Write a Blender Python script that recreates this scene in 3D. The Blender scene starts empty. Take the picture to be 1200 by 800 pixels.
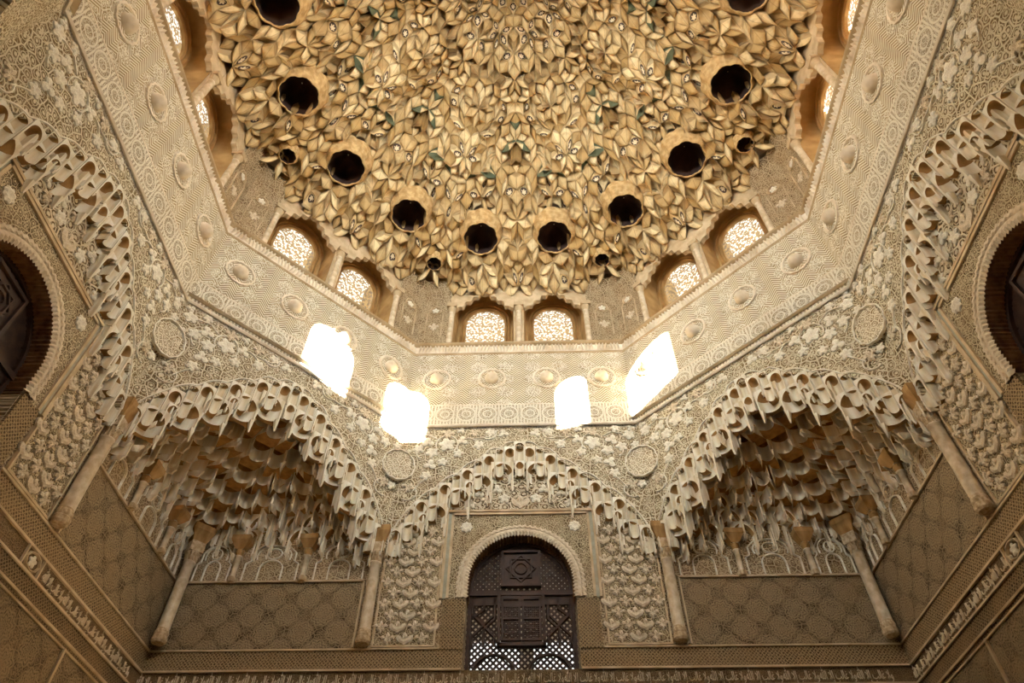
import bpy, math, random
import numpy as np
from mathutils import Vector, Matrix
random.seed(7)
PI = math.pi
SC = bpy.context.scene
COL = SC.collection

# ------------------------------------------------------------------ camera, world, sun, exposure
CAM_POS = Vector((0.1124, -3.2639, 1.6))
FWD = Vector((-0.02021171, 0.65475006, 0.75557517))
RGT = Vector((0.99960967, 0.02781277, 0.00263827))
UPV = Vector((0.01928724, -0.75533357, 0.65505664))
cam_data = bpy.data.cameras.new('camera')
cam = bpy.data.objects.new('camera', cam_data)
COL.objects.link(cam)
rot = Matrix((RGT, UPV, -FWD)).transposed().to_4x4()
cam.matrix_world = Matrix.Translation(CAM_POS) @ rot
cam_data.sensor_width = 36.0
cam_data.lens = 810.29 / 1200 * 36.0
cam_data.clip_start = 0.05
SC.camera = cam

world = bpy.data.worlds.new('sky')
SC.world = world
world.use_nodes = True
bg = world.node_tree.nodes['Background']
bg.inputs[0].default_value = (1.0, 0.985, 0.95, 1)
bg.inputs[1].default_value = 1.5

SUN_AZ, SUN_EL = math.radians(-14.8), math.radians(14.2)
sun_data = bpy.data.lights.new('sun', 'SUN')
sun_data.energy = 330.0
sun_data.color = (1.0, 0.96, 0.90)
sun_data.angle = math.radians(0.5)
sun = bpy.data.objects.new('sun', sun_data)
COL.objects.link(sun)
sdir = Vector((math.sin(SUN_AZ) * math.cos(SUN_EL), math.cos(SUN_AZ) * math.cos(SUN_EL), -math.sin(SUN_EL)))
sun.rotation_euler = sdir.to_track_quat('-Z', 'Y').to_euler()
sun.location = -sdir * 30

WINDOW_LIGHT = 10.0        # watts of sky light through each latticed drum window
OPEN_WINDOW_LIGHT = {'back': 215.0, 'back_left': 185.0, 'back_right': 185.0}  # and through each open one on the sunny side

SC.view_settings.view_transform = 'Standard'
SC.view_settings.look = 'None'
SC.view_settings.gamma = 1.0
SC.view_settings.use_curve_mapping = False
SC.view_settings.exposure = -0.3
SC.cycles.max_bounces = 10
SC.cycles.diffuse_bounces = 6
SC.cycles.transparent_max_bounces = 16
SC.cycles.sample_clamp_indirect = 12.0

# ------------------------------------------------------------------ dimensions (metres)
S = 4.0                    # half side of the square hall
A = 3.88                   # apothem of the octagon above it
T8 = math.tan(PI / 8)
Z_SILL, Z_SPRING, W_HALF = 4.78, 5.78, 0.62
Z_FRIEZE0, Z_FRIEZE1, Z_CORN = 8.06, 9.55, 9.81

# ------------------------------------------------------------------ small helpers
def smesh(name, verts, faces, mats, uv='xz', smooth=False, mi=None, tint=None):
    me = bpy.data.meshes.new(name)
    me.from_pydata([tuple(v) for v in verts], [], faces)
    for m in (mats if isinstance(mats, (list, tuple)) else [mats]):
        me.materials.append(m)
    if uv is not None:
        ul = me.uv_layers.new(name='UVMap')
        n = len(me.loops)
        vi = np.empty(n, dtype=np.int32)
        me.loops.foreach_get('vertex_index', vi)
        if isinstance(uv, str):
            co = np.empty(len(me.vertices) * 3)
            me.vertices.foreach_get('co', co)
            co = co.reshape(-1, 3)
            pick = {'xz': (0, 2), 'xy': (0, 1), 'yz': (1, 2)}[uv]
            dat = co[:, pick][vi]
        else:
            dat = np.array(uv, dtype=float)[vi]
        ul.data.foreach_set('uv', dat.astype(np.float32).ravel())
        if tint is not None:
            tl = me.uv_layers.new(name='Tint')
            tl.data.foreach_set('uv', np.array(tint, dtype=np.float32)[vi].ravel())
    if smooth:
        me.polygons.foreach_set('use_smooth', [True] * len(me.polygons) if smooth is True else smooth)
    if mi is not None:
        me.polygons.foreach_set('material_index', mi)
    me.update()
    return me

def put(name, me, parent=None, loc=(0, 0, 0), rot=(0, 0, 0), scale=(1, 1, 1), label=None, cat=None, group=None, kind=None):
    o = bpy.data.objects.new(name, me)
    COL.objects.link(o)
    o.parent = parent
    o.location = loc
    o.rotation_euler = rot
    o.scale = scale
    if label: o['label'] = label
    if cat: o['category'] = cat
    if group: o['group'] = group
    if kind: o['kind'] = kind
    return o

class MB:
    """collects faces of one mesh"""
    def __init__(s): s.v = []; s.f = []
    def quad(s, a, b, c, d):
        n = len(s.v); s.v += [a, b, c, d]; s.f.append((n, n + 1, n + 2, n + 3))
    def box(s, x0, x1, y0, y1, z0, z1):
        n = len(s.v)
        s.v += [(x0, y0, z0), (x1, y0, z0), (x1, y1, z0), (x0, y1, z0), (x0, y0, z1), (x1, y0, z1), (x1, y1, z1), (x0, y1, z1)]
        s.f += [(n + i for i in q) for q in ((0, 3, 2, 1), (4, 5, 6, 7), (0, 1, 5, 4), (1, 2, 6, 5), (2, 3, 7, 6), (3, 0, 4, 7))]
        s.f = [tuple(q) for q in s.f]
    def add(s, v, f):
        n = len(s.v); s.v += list(v); s.f += [tuple(n + i for i in q) for q in f]
    def grid(s, rows, close=False):
        n = len(s.v); m = len(rows[0])
        for r in rows: s.v += list(r)
        for i in range(len(rows) - 1):
            for j in range(m if close else m - 1):
                k = (j + 1) % m
                s.f.append((n + i * m + j, n + i * m + k, n + (i + 1) * m + k, n + (i + 1) * m + j))
    def lathe(s, prof, seg=16, cx=0, cy=0, lobes=0, amp=0.0):
        rows = []
        for r, z in prof:
            row = []
            for k in range(seg):
                a = 2 * PI * k / seg
                rr = r * (1 + (amp * abs(math.cos(lobes * a / 2)) if lobes else 0))
                row.append((cx + rr * math.cos(a), cy + rr * math.sin(a), z))
            rows.append(row)
        s.grid(rows, True)
    def mesh(s, name, mat, **k): return smesh(name, s.v, s.f, mat, **k)

def interp(x, pts):
    return float(np.interp(x, [p[0] for p in pts], [p[1] for p in pts]))

def ribbon(pts, w, h, closed=False):
    """carved strap running over the wall plane: pts are (x, z); stands h proud of y = 0 towards -y"""
    n = len(pts); rows = []
    for i in range(n):
        a = pts[(i - 1) % n] if (closed or i) else pts[i]
        b = pts[(i + 1) % n] if (closed or i < n - 1) else pts[i]
        dx, dz = b[0] - a[0], b[1] - a[1]; L = math.hypot(dx, dz) or 1
        nx, nz = -dz / L * w / 2, dx / L * w / 2
        x, z = pts[i]
        rows.append([(x - nx, .004, z - nz), (x - nx * .55, -h, z - nz * .55), (x + nx * .55, -h, z + nz * .55), (x + nx, .004, z + nz)])
    if closed: rows.append(rows[0])
    m = MB(); m.grid(rows)
    return m

def arc(cx, cz, r, a0, a1, n=16, rz=None):
    rz = rz or r
    return [(cx + r * math.cos(math.radians(a0 + (a1 - a0) * i / n)), cz + rz * math.sin(math.radians(a0 + (a1 - a0) * i / n))) for i in range(n + 1)]

def outline_leaf(fn, n=28, th=.03, size=1.0):
    """domed leaf over the x-z plane from a polar outline fn(angle)->radius"""
    m = MB(); rows = []
    for sc, y in ((1.0, .004), (.93, -th * .55), (.55, -th)):
        rows.append([(size * sc * fn(2 * PI * k / n) * math.cos(2 * PI * k / n), y, size * sc * fn(2 * PI * k / n) * math.sin(2 * PI * k / n)) for k in range(n)])
    m.grid(rows, True)
    c = len(m.v); m.v.append((0, -th * .75, 0))
    b = 2 * n
    for k in range(n): m.f.append((b + k, b + (k + 1) % n, c))
    return m

# ------------------------------------------------------------------ materials
class NT:
    def __init__(s, name):
        s.m = bpy.data.materials.new(name); s.m.use_nodes = True
        s.t = s.m.node_tree; s.b = s.t.nodes['Principled BSDF']
        s.b.inputs['Roughness'].default_value = .85
        s.b.inputs['Specular IOR Level'].default_value = .25
    def n(s, typ, **k):
        o = s.t.nodes.new(typ)
        for a, v in k.items(): setattr(o, a, v)
        return o
    def set(s, sock, v):
        if hasattr(v, 'is_linked') or isinstance(v, bpy.types.NodeSocket): s.t.links.new(v, sock)
        else: sock.default_value = v
    def ma(s, op, a, b=0.0, c=0.0, clamp=False):
        o = s.n('ShaderNodeMath', operation=op, use_clamp=clamp)
        s.set(o.inputs[0], a); s.set(o.inputs[1], b); s.set(o.inputs[2], c)
        return o.outputs[0]
    def ss(s, x, e0, e1):
        o = s.n('ShaderNodeMapRange', interpolation_type='SMOOTHSTEP')
        s.set(o.inputs[0], x); o.inputs[1].default_value = e0; o.inputs[2].default_value = e1
        return o.outputs[0]
    def mix(s, f, a, b):
        o = s.n('ShaderNodeMix', data_type='RGBA')
        s.set(o.inputs[0], f); s.set(o.inputs[6], a); s.set(o.inputs[7], b)
        return o.outputs[2]
    def uv(s, layer='UVMap'):
        o = s.n('ShaderNodeUVMap'); o.uv_map = layer
        sp = s.n('ShaderNodeSeparateXYZ'); s.t.links.new(o.outputs[0], sp.inputs[0])
        return o.outputs[0], sp.outputs[0], sp.outputs[1]
    def comb(s, x, y, z=0.0):
        o = s.n('ShaderNodeCombineXYZ'); s.set(o.inputs[0], x); s.set(o.inputs[1], y); s.set(o.inputs[2], z)
        return o.outputs[0]
    def noise(s, vec, scale, detail=3, color=False):
        o = s.n('ShaderNodeTexNoise'); o.inputs['Scale'].default_value = scale; o.inputs['Detail'].default_value = detail
        if vec is not None: s.t.links.new(vec, o.inputs['Vector'])
        return o.outputs['Color' if color else 'Fac']
    def vor(s, vec, scale, feature='F1'):
        o = s.n('ShaderNodeTexVoronoi', feature=feature, voronoi_dimensions='2D'); o.inputs['Scale'].default_value = scale
        s.t.links.new(vec, o.inputs['Vector'])
        return o.outputs['Distance']
    def warp(s, vec, scale, amt):
        c = s.noise(vec, scale, 1, True)
        o = s.n('ShaderNodeVectorMath', operation='SUBTRACT'); s.t.links.new(c, o.inputs[0]); o.inputs[1].default_value = (.5, .5, .5)
        p = s.n('ShaderNodeVectorMath', operation='SCALE'); s.t.links.new(o.outputs[0], p.inputs[0]); p.inputs['Scale'].default_value = amt
        q = s.n('ShaderNodeVectorMath', operation='ADD'); s.t.links.new(vec, q.inputs[0]); s.t.links.new(p.outputs[0], q.inputs[1])
        return q.outputs[0]
    def obj(s):
        return s.n('ShaderNodeTexCoord').outputs['Object']
    def finish(s, color, height=None, strength=.6, dist=.02):
        s.set(s.b.inputs['Base Color'], color)
        if height is not None:
            b = s.n('ShaderNodeBump'); b.inputs['Strength'].default_value = strength; b.inputs['Distance'].default_value = dist
            s.t.links.new(height, b.inputs['Height']); s.t.links.new(b.outputs[0], s.b.inputs['Normal'])
        return s.m

def rgb(*c): return (c[0], c[1], c[2], 1)

def age(t, col, amount=.35, dark=(.30, .19, .09)):
    """weathering: broad stains in the stucco"""
    n1 = t.ss(t.noise(t.obj(), 2.3, 5), .42, .72)
    return t.mix(t.ma('MULTIPLY', n1, amount), col, rgb(*dark))

def pat_arabesque(t, vec, u, v, sc=9.0):
    w = t.warp(vec, sc * .45, .55 / sc)
    e = t.vor(w, sc, 'DISTANCE_TO_EDGE'); f = t.vor(w, sc)
    e2 = t.vor(t.warp(vec, sc, .3 / sc), sc * 2.2, 'DISTANCE_TO_EDGE')
    h = t.ma('MAXIMUM', t.ss(e, .13, .05), t.ss(f, .24, .14))
    ring = t.ss(t.ma('ABSOLUTE', t.ma('SUBTRACT', f, .38)), .07, .03)
    h = t.ma('MAXIMUM', h, ring)
    return t.ma('MAXIMUM', h, t.ma('MULTIPLY', t.ss(e2, .12, .04), .55))

def lines(t, x, p, w0=.16, w1=.09):
    a = t.ma('ABSOLUTE', t.ma('SUBTRACT', t.ma('FRACT', t.ma('DIVIDE', x, p)), .5))
    return t.ss(a, w0, w1)

def pat_interlace(t, vec, u, v, p=.07):
    d1 = t.ma('ADD', u, v); d2 = t.ma('SUBTRACT', u, v)
    h = t.ma('MAXIMUM', lines(t, d1, p * .95), lines(t, d2, p * .95))
    h2 = t.ma('MAXIMUM', lines(t, u, p * .67, .12, .06), lines(t, v, p * .67, .12, .06))
    c = t.vor(vec, 1 / p * 1.4)
    return t.ma('MAXIMUM', h, t.ma('MULTIPLY', h2, t.ss(c, .2, .5)))

def pat_zigzag(t, vec, u, v, p=.16):
    tri = t.ma('PINGPONG', u, p)
    a = lines(t, t.ma('ADD', v, tri), p * .42, .30, .18)
    cu = t.ma('SUBTRACT', t.ma('FRACT', t.ma('DIVIDE', u, .405)), .5)
    cv = t.ma('SUBTRACT', t.ma('FRACT', t.ma('DIVIDE', t.ma('SUBTRACT', v, 8.86), .26)), .5)
    r = t.ma('SQRT', t.ma('ADD', t.ma('MULTIPLY', cu, cu), t.ma('MULTIPLY', t.ma('MULTIPLY', cv, cv), .6)))
    k = t.ss(r, .33, .27)
    b = pat_arabesque(t, vec, u, v, 14)
    o = t.n('ShaderNodeMix', data_type='FLOAT'); t.set(o.inputs[0], k); t.set(o.inputs[2], a); t.set(o.inputs[3], b)
    return o.outputs[0]

def pat_circles(t, vec, u, v, p=.30, v0=8.29, hgt=.34):
    cu = t.ma('MULTIPLY', t.ma('SUBTRACT', t.ma('FRACT', t.ma('DIVIDE', u, p)), .5), p)
    cv = t.ma('SUBTRACT', v, v0)
    r = t.ma('SQRT', t.ma('ADD', t.ma('MULTIPLY', cu, cu), t.ma('MULTIPLY', cv, cv)))
    ring = t.ss(t.ma('ABSOLUTE', t.ma('SUBTRACT', r, .125)), .016, .008)
    ring2 = t.ss(t.ma('ABSOLUTE', t.ma('SUBTRACT', r, .06)), .012, .006)
    bars = t.ma('MULTIPLY', lines(t, u, .045, .3, .2), t.ss(r, .135, .145))
    return t.ma('MAXIMUM', t.ma('MAXIMUM', ring, ring2), t.ma('MAXIMUM', bars, t.ma('MULTIPLY', pat_arabesque(t, vec, u, v, 18), .8)))

def pat_rosette(t, vec, u, v, p=.40):
    res = None
    for off, pp in ((0.0, p), (.5, p)):
        cu = t.ma('SUBTRACT', t.ma('FRACT', t.ma('ADD', t.ma('DIVIDE', u, pp), off)), .5)
        cv = t.ma('SUBTRACT', t.ma('FRACT', t.ma('ADD', t.ma('DIVIDE', v, pp), off)), .5)
        r = t.ma('SQRT', t.ma('ADD', t.ma('MULTIPLY', cu, cu), t.ma('MULTIPLY', cv, cv)))
        th = t.ma('ARCTAN2', cv, cu)
        star = t.ma('MULTIPLY', t.ma('COSINE', t.ma('MULTIPLY', th, 8.0)), .035)
        rr = t.ma('ADD', r, star)
        h = t.ma('MULTIPLY', lines(t, rr, .085, .3, .18), t.ss(r, .38, .30))
        pet = t.ma('MULTIPLY', t.ss(t.ma('COSINE', t.ma('MULTIPLY', th, 16.0)), .2, .6), t.ss(r, .36, .3))
        h = t.ma('MAXIMUM', h, t.ma('MULTIPLY', pet, .6))
        res = h if res is None else t.ma('MAXIMUM', res, h)
    return t.ma('MAXIMUM', t.ma('MULTIPLY', res, .9), t.ma('MULTIPLY', pat_arabesque(t, vec, u, v, 17), .7))

def carved(name, light, ground, pat, strength=.8, dist=.02, stain=.3, **kw):
    t = NT(name)
    vec, u, v = t.uv()
    h = pat(t, vec, u, v, **kw)
    g = t.mix(t.ss(t.noise(vec, 5, 2), .35, .65), rgb(*ground), rgb(*[c * .7 for c in ground]))
    l = t.mix(t.noise(vec, 30, 2), rgb(*[c * .88 for c in light]), rgb(*light))
    return t.finish(age(t, t.mix(h, g, l), stain), h, strength, dist)

LIGHT, GROUND = (.80, .68, .50), (.34, .22, .11)
M = {}
M['spandrel'] = carved('stucco arabesque', (.72, .63, .44), (.22, .145, .062), pat_arabesque, sc=11.0, dist=.018)
M['fine'] = carved('stucco fine arabesque', (.62, .51, .32), (.18, .115, .05), pat_arabesque, sc=16.0)
M['tymp'] = carved('stucco bold arabesque', (.74, .64, .45), (.19, .12, .05), pat_arabesque, sc=8.5, dist=.025)
M['interlace'] = carved('stucco interlace band', (.38, .27, .14), (.10, .058, .024), pat_interlace, strength=.5, dist=.01, p=.042)
M['zigzag'] = carved('stucco zigzag frieze', (.80, .73, .57), (.36, .26, .13), pat_zigzag, strength=.7, dist=.008, p=.105, stain=.22)
M['circles'] = carved('stucco medallion band', (.80, .73, .57), (.29, .20, .095), pat_circles, dist=.014, stain=.22)
M['rosette'] = carved('stucco rosette lace', (.40, .295, .165), (.065, .038, .018), pat_rosette, dist=.012)
M['lowlace'] = carved('dark rosette lace', (.24, .17, .09), (.05, .03, .014), pat_rosette, dist=.012)
M['lowband'] = carved('dark interlace band', (.22, .15, .075), (.06, .034, .014), pat_interlace, strength=.5, dist=.01, p=.042)
M['tracery'] = carved('stucco tracery ground', (.56, .43, .26), (.22, .135, .06), pat_arabesque, sc=13.0)
M['underscript'] = carved('inscription ground', (.24, .16, .08), (.09, .05, .022), pat_arabesque, sc=22.0, dist=.008)

def plain(name, col, col2=None, sc=6.0, rough=.85, bump=.15, stain=.25, streak=False):
    t = NT(name)
    ob = t.obj()
    if streak:
        mp = t.n('ShaderNodeMapping'); mp.inputs['Scale'].default_value = (1, 1, .12); t.t.links.new(ob, mp.inputs['Vector']); vec = mp.outputs[0]
    else: vec = ob
    n = t.noise(vec, sc, 5)
    c = t.mix(t.ss(n, .3, .7), rgb(*col), rgb(*(col2 or [x * .75 for x in col])))
    t.b.inputs['Roughness'].default_value = rough
    return t.finish(age(t, c, stain), t.noise(ob, sc * 8, 4), bump, .01)

M['stucco'] = plain('stucco plain', (.84, .75, .60), (.66, .55, .39))
M['muq'] = plain('stucco muqarnas', (.86, .82, .70), (.66, .55, .36), sc=14, stain=.35, streak=True)
M['muqshade'] = plain('shaded muqarnas vault', (.48, .29, .11), (.28, .15, .05), sc=9, stain=.45, streak=True)  # shade of the niche vaults and undersides put into the brown
M['sqshade'] = plain('shaded squinch vault', (.56, .33, .115), (.32, .17, .05), sc=9, stain=.3, streak=True)  # squinch vault shade and warm floor bounce put into this brown
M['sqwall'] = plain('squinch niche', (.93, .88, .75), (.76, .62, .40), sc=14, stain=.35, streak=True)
M['leaf'] = plain('stucco leaf', (.86, .82, .70), (.72, .64, .48), sc=20)
M['palmette'] = plain('stucco palmette', (.78, .68, .51), (.62, .50, .34), sc=20)
M['trimdark'] = plain('stucco cove', (.46, .34, .20), (.32, .22, .11))
M['script'] = plain('inscription letters', (.76, .64, .44), (.66, .53, .34), sc=20)
M['trim'] = plain('stucco trim', (.66, .52, .33), (.48, .35, .20))
M['column'] = plain('marble column', (.74, .62, .44), (.52, .39, .23), sc=10, rough=.5)
M['capital'] = plain('carved capital', (.70, .56, .36), (.42, .29, .15), sc=25, bump=.6)
M['recess'] = plain('window recess plaster', (.52, .34, .14), (.34, .20, .07), sc=4)
M['frame'] = plain('window moulding', (.46, .27, .10), (.30, .16, .05), sc=5)
M['wood'] = plain('dark cedar', (.070, .036, .022), (.040, .020, .013), sc=12, rough=.6, stain=0)
M['gilt'] = plain('gilded stucco', (.62, .43, .20), (.40, .24, .09), sc=12)
M['hollow'] = plain('plum hollow', (.060, .028, .016), (.030, .016, .014), sc=5, stain=0)  # near-black plum brown over the whole cup
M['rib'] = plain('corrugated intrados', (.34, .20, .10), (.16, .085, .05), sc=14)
M['floor'] = plain('marble floor', (.62, .52, .40), (.50, .40, .29), sc=1.2, rough=.45)
M['ground'] = plain('courtyard ground', (.50, .40, .28), (.42, .33, .22), sc=.6)
M['greenish'] = plain('glazed strip', (.40, .40, .31), (.36, .33, .23), sc=20)
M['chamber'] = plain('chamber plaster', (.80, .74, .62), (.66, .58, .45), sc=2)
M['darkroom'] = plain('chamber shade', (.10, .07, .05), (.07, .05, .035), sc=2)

def dome_cell_material():
    t = NT('gilded muqarnas cell')
    vec, u, v = t.uv()
    _, ti, ty = t.uv('Tint')
    base = t.mix(ti, rgb(.40, .25, .09), rgb(.78, .61, .34))
    base = t.mix(t.ma('MULTIPLY', t.ss(t.noise(t.obj(), 9, 4), .45, .75), .5), base, rgb(.30, .17, .06))
    eu = t.ma('MINIMUM', u, t.ma('SUBTRACT', 1.0, u)); ev = t.ma('MINIMUM', v, t.ma('SUBTRACT', 1.0, v))
    edge = t.ma('MINIMUM', eu, ev)
    line = t.ma('MULTIPLY', t.ss(edge, .09, .03), .45)
    diag = t.ma('MULTIPLY', t.ss(t.ma('ABSOLUTE', t.ma('SUBTRACT', u, v)), .05, .02), .45)
    col = t.mix(t.ma('MAXIMUM', line, diag), base, rgb(.16, .085, .03))
    cu = t.ma('SUBTRACT', u, .5); cv = t.ma('SUBTRACT', v, .5)
    r = t.ma('SQRT', t.ma('ADD', t.ma('MULTIPLY', cu, cu), t.ma('MULTIPLY', cv, cv)))
    th = t.ma('ARCTAN2', cv, cu)
    star = t.ma('ADD', r, t.ma('MULTIPLY', t.ma('COSINE', t.ma('MULTIPLY', th, 6.0)), .05))
    ros = t.mix(t.ss(star, .22, .18), rgb(.07, .045, .035), rgb(.66, .53, .34))
    rosm = t.ma('MULTIPLY', t.ss(r, .36, .32), t.ma('MULTIPLY', t.ma('GREATER_THAN', ty, .86), t.ma('LESS_THAN', ty, .96)))
    col = t.mix(rosm, col, ros)
    grn = t.ma('GREATER_THAN', ty, .96)
    col = t.mix(t.ma('MULTIPLY', grn, t.ss(t.ma('ADD', u, v), 1.15, 1.05)), col, rgb(.10, .11, .06))
    return t.finish(col, t.noise(t.obj(), 60, 3), .2, .01)
M['dome'] = dome_cell_material()

def pane_material():
    """plaster lattice set with small clear lights: the holes let the sky through"""
    t = NT('pierced plaster lattice')
    vec, u, v = t.uv()
    d = t.vor(vec, 21.0)
    hole = t.ss(d, .46, .38)
    cu = t.ma('SUBTRACT', t.ma('FRACT', t.ma('DIVIDE', u, .16)), .5); cv = t.ma('SUBTRACT', t.ma('FRACT', t.ma('DIVIDE', v, .20)), .5)
    r = t.ma('SQRT', t.ma('ADD', t.ma('MULTIPLY', cu, cu), t.ma('MULTIPLY', cv, cv)))
    ring = t.ss(t.ma('ABSOLUTE', t.ma('SUBTRACT', r, .17)), .07, .04)
    hole = t.ma('MULTIPLY', hole, t.ma('SUBTRACT', 1.0, ring))
    tr = t.n('ShaderNodeBsdfTransparent'); tr.inputs[0].default_value = (1, .97, .9, 1)
    tl = t.n('ShaderNodeBsdfTranslucent'); tl.inputs[0].default_value = (.7, .52, .28, 1)
    df = t.n('ShaderNodeBsdfDiffuse'); df.inputs[0].default_value = (.5, .33, .14, 1)
    ad = t.n('ShaderNodeMixShader'); ad.inputs[0].default_value = .22
    t.t.links.new(df.outputs[0], ad.inputs[1]); t.t.links.new(tl.outputs[0], ad.inputs[2])
    mx = t.n('ShaderNodeMixShader'); t.t.links.new(hole, mx.inputs[0]); t.t.links.new(ad.outputs[0], mx.inputs[1]); t.t.links.new(tr.outputs[0], mx.inputs[2])
    t.t.links.new(mx.outputs[0], t.n('ShaderNodeOutputMaterial').inputs[0])
    out = [n for n in t.t.nodes if n.type == 'OUTPUT_MATERIAL']
    t.t.nodes.remove(out[0])
    return t.m
M['pane'] = pane_material()

# ------------------------------------------------------------------ setting: ground, floor, walls
m = MB(); m.box(-4.5, 4.5, -4.5, 4.5, -.3, 0)
put('floor', m.mesh('floor', M['floor'], uv='xy'), kind='structure')

def plate_cells(m, xs, zs, y, skip):
    for i in range(len(xs) - 1):
        for j in range(len(zs) - 1):
            xc, zc = (xs[i] + xs[i + 1]) / 2, (zs[j] + zs[j + 1]) / 2
            if not skip(xc, zc):
                m.quad((xs[i], y, zs[j]), (xs[i + 1], y, zs[j]), (xs[i + 1], y, zs[j + 1]), (xs[i], y, zs[j + 1]))

def arch_plate(m, x0, x1, z0, z1, cx, r, zs, y, n=24):
    """rectangle x0..x1, z0..z1 minus an arched opening (centre cx, radius r, springing zs, open below)"""
    m.quad((x0, y, z0), (cx - r, y, z0), (cx - r, y, z1), (x0, y, z1))
    m.quad((cx + r, y, z0), (x1, y, z0), (x1, y, z1), (cx + r, y, z1))
    for i in range(n):
        a0, a1 = PI - PI * i / n, PI - PI * (i + 1) / n
        p, q = (cx + r * math.cos(a0), zs + r * math.sin(a0)), (cx + r * math.cos(a1), zs + r * math.sin(a1))
        m.quad((p[0], y, p[1]), (q[0], y, q[1]), (q[0], y, z1), (p[0], y, z1))

def arch_path(cx, r, zs, zb, n=24):
    return [(cx - r, zb)] + [(cx + r * math.cos(PI - PI * i / n), zs + r * math.sin(PI - PI * i / n)) for i in range(n + 1)] + [(cx + r, zb)]

def build_wall_mesh():
    m = MB(); W = W_HALF; D = 1.0; ZT = 6.5
    for y in (4.0, 4.55):
        plate_cells(m, [-4.55, -D, -W, W, D, 4.55], [0, 3.2, Z_SILL, ZT, 8.2], y,
                    lambda x, z: (abs(x) < D and z < 3.2) or (abs(x) < W and Z_SILL < z < ZT))
        for i in range(24):
            a0, a1 = PI - PI * i / 24, PI - PI * (i + 1) / 24
            p, q = (W * math.cos(a0), Z_SPRING + W * math.sin(a0)), (W * math.cos(a1), Z_SPRING + W * math.sin(a1))
            m.quad((p[0], y, p[1]), (q[0], y, q[1]), (q[0], y, ZT), (p[0], y, ZT))
    path = arch_path(0, W, Z_SPRING, Z_SILL)
    m.grid([[(x, 4.0, z) for x, z in path], [(x, 4.55, z) for x, z in path]])
    m.quad((-W, 4.0, Z_SILL), (W, 4.0, Z_SILL), (W, 4.55, Z_SILL), (-W, 4.55, Z_SILL))
    for x in (-D, D): m.quad((x, 4, 0), (x, 4.55, 0), (x, 4.55, 3.2), (x, 4, 3.2))
    m.quad((-D, 4, 3.2), (D, 4, 3.2), (D, 4.55, 3.2), (-D, 4.55, 3.2))
    return m.mesh('wall', M['tracery'])
wall_me = build_wall_mesh()
WALLS = {}
for nm, ang in (('front', 0), ('right', 90), ('back', 180), ('left', -90)):
    WALLS[nm] = put('wall_' + nm, wall_me, rot=(0, 0, -math.radians(ang)), kind='structure')
SEEN = ('front', 'right', 'left')
for i, nm in enumerate(('back', 'right', 'left', 'front')):  # added, unseen doors that keep outdoor sun and ground bounce out
    m = MB(); m.box(-1.02, 1.02, 4.2, 4.28, 0, 3.22)
    d = put('blocking_door_%d' % (i + 1), m.mesh('blocking_door', M['wood']), rot=WALLS[nm].rotation_euler, kind='structure')
    for x in (-.52, .52):
        for z in (.7, 1.7, 2.7):
            m = MB(); m.box(x - .38, x + .38, 4.17, 4.21, z - .4, z + .4); put('blocking_door_panel', m.mesh('blocking_door_panel', M['wood']), d)

def slab(x0, x1, z0, z1, y=3.985, th=.03):
    m = MB(); m.box(min(x0, x1), max(x0, x1), y, y + th, z0, z1); return m

# ---- pieces shared by the three walls in view
HALF_A = [(0, .52), (.09, .40), (.13, .26), (.10, .14), (.19, .20), (.33, .26), (.44, .16), (.40, .0), (.28, .03), (.20, -.06), (.27, -.16), (.20, -.30), (.08, -.28), (.06, -.40), (0, -.46)]
HALF_B = [(0, .48), (.11, .38), (.16, .20), (.11, .06), (.20, .02), (.33, .12), (.48, .28), (.54, .10), (.46, -.12), (.30, -.28), (.14, -.34), (.07, -.42), (0, -.46)]
def poly_leaf(half, th):
    """domed leaf with a crisp mirrored outline"""
    pts = half + [(-x, z) for x, z in half[-2:0:-1]]
    n = len(pts); m = MB()
    m.grid([[(x * k, y, z * k) for x, z in pts] for k, y in ((1.0, .004), (.95, -th * .6), (.6, -th))], True)
    c = len(m.v); m.v.append((0, -th * .7, 0))
    for k in range(n): m.f.append((2 * n + k, 2 * n + (k + 1) % n, c))
    return m
def leaf_star(a): return .24 + .26 * abs(math.cos(2.5 * (a - PI / 2))) ** .7
def leaf_tri(a): return .16 + .34 * abs(math.cos(1.5 * (a - PI / 2))) ** .8
LEAF = {k: outline_leaf(f, 30, .16, 1.0).mesh('palmette', M['leaf']) for k, f in (('s', leaf_star), ('t', leaf_tri))}
LEAF['a'] = poly_leaf(HALF_A, .2).mesh('palmette', M['palmette']); LEAF['b'] = poly_leaf(HALF_B, .2).mesh('palmette', M['palmette'])

def text_mesh(name, body, w, h, mat):
    cu = bpy.data.curves.new(name, 'FONT'); cu.body = body; cu.resolution_u = 2; cu.extrude = .03; cu.offset = -.006; cu.align_x = 'CENTER'
    o = bpy.data.objects.new(name, cu); COL.objects.link(o)
    bpy.context.view_layer.update()
    me = bpy.data.meshes.new_from_object(o.evaluated_get(bpy.context.evaluated_depsgraph_get()))
    bpy.data.objects.remove(o); bpy.data.curves.remove(cu)
    co = np.empty(len(me.vertices) * 3); me.vertices.foreach_get('co', co); co = co.reshape(-1, 3)
    lo, hi = co.min(0), co.max(0)
    x = ((co[:, 0] - lo[0]) / (hi[0] - lo[0]) - .5) * w
    z = ((co[:, 1] - lo[1]) / (hi[1] - lo[1]) - .5) * h
    y = -np.sign(co[:, 2]) * .007
    me.vertices.foreach_set('co', np.stack([x, y, z], 1).ravel())
    me.materials.clear(); me.materials.append(mat); me.update(); me.name = name
    return me
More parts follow.
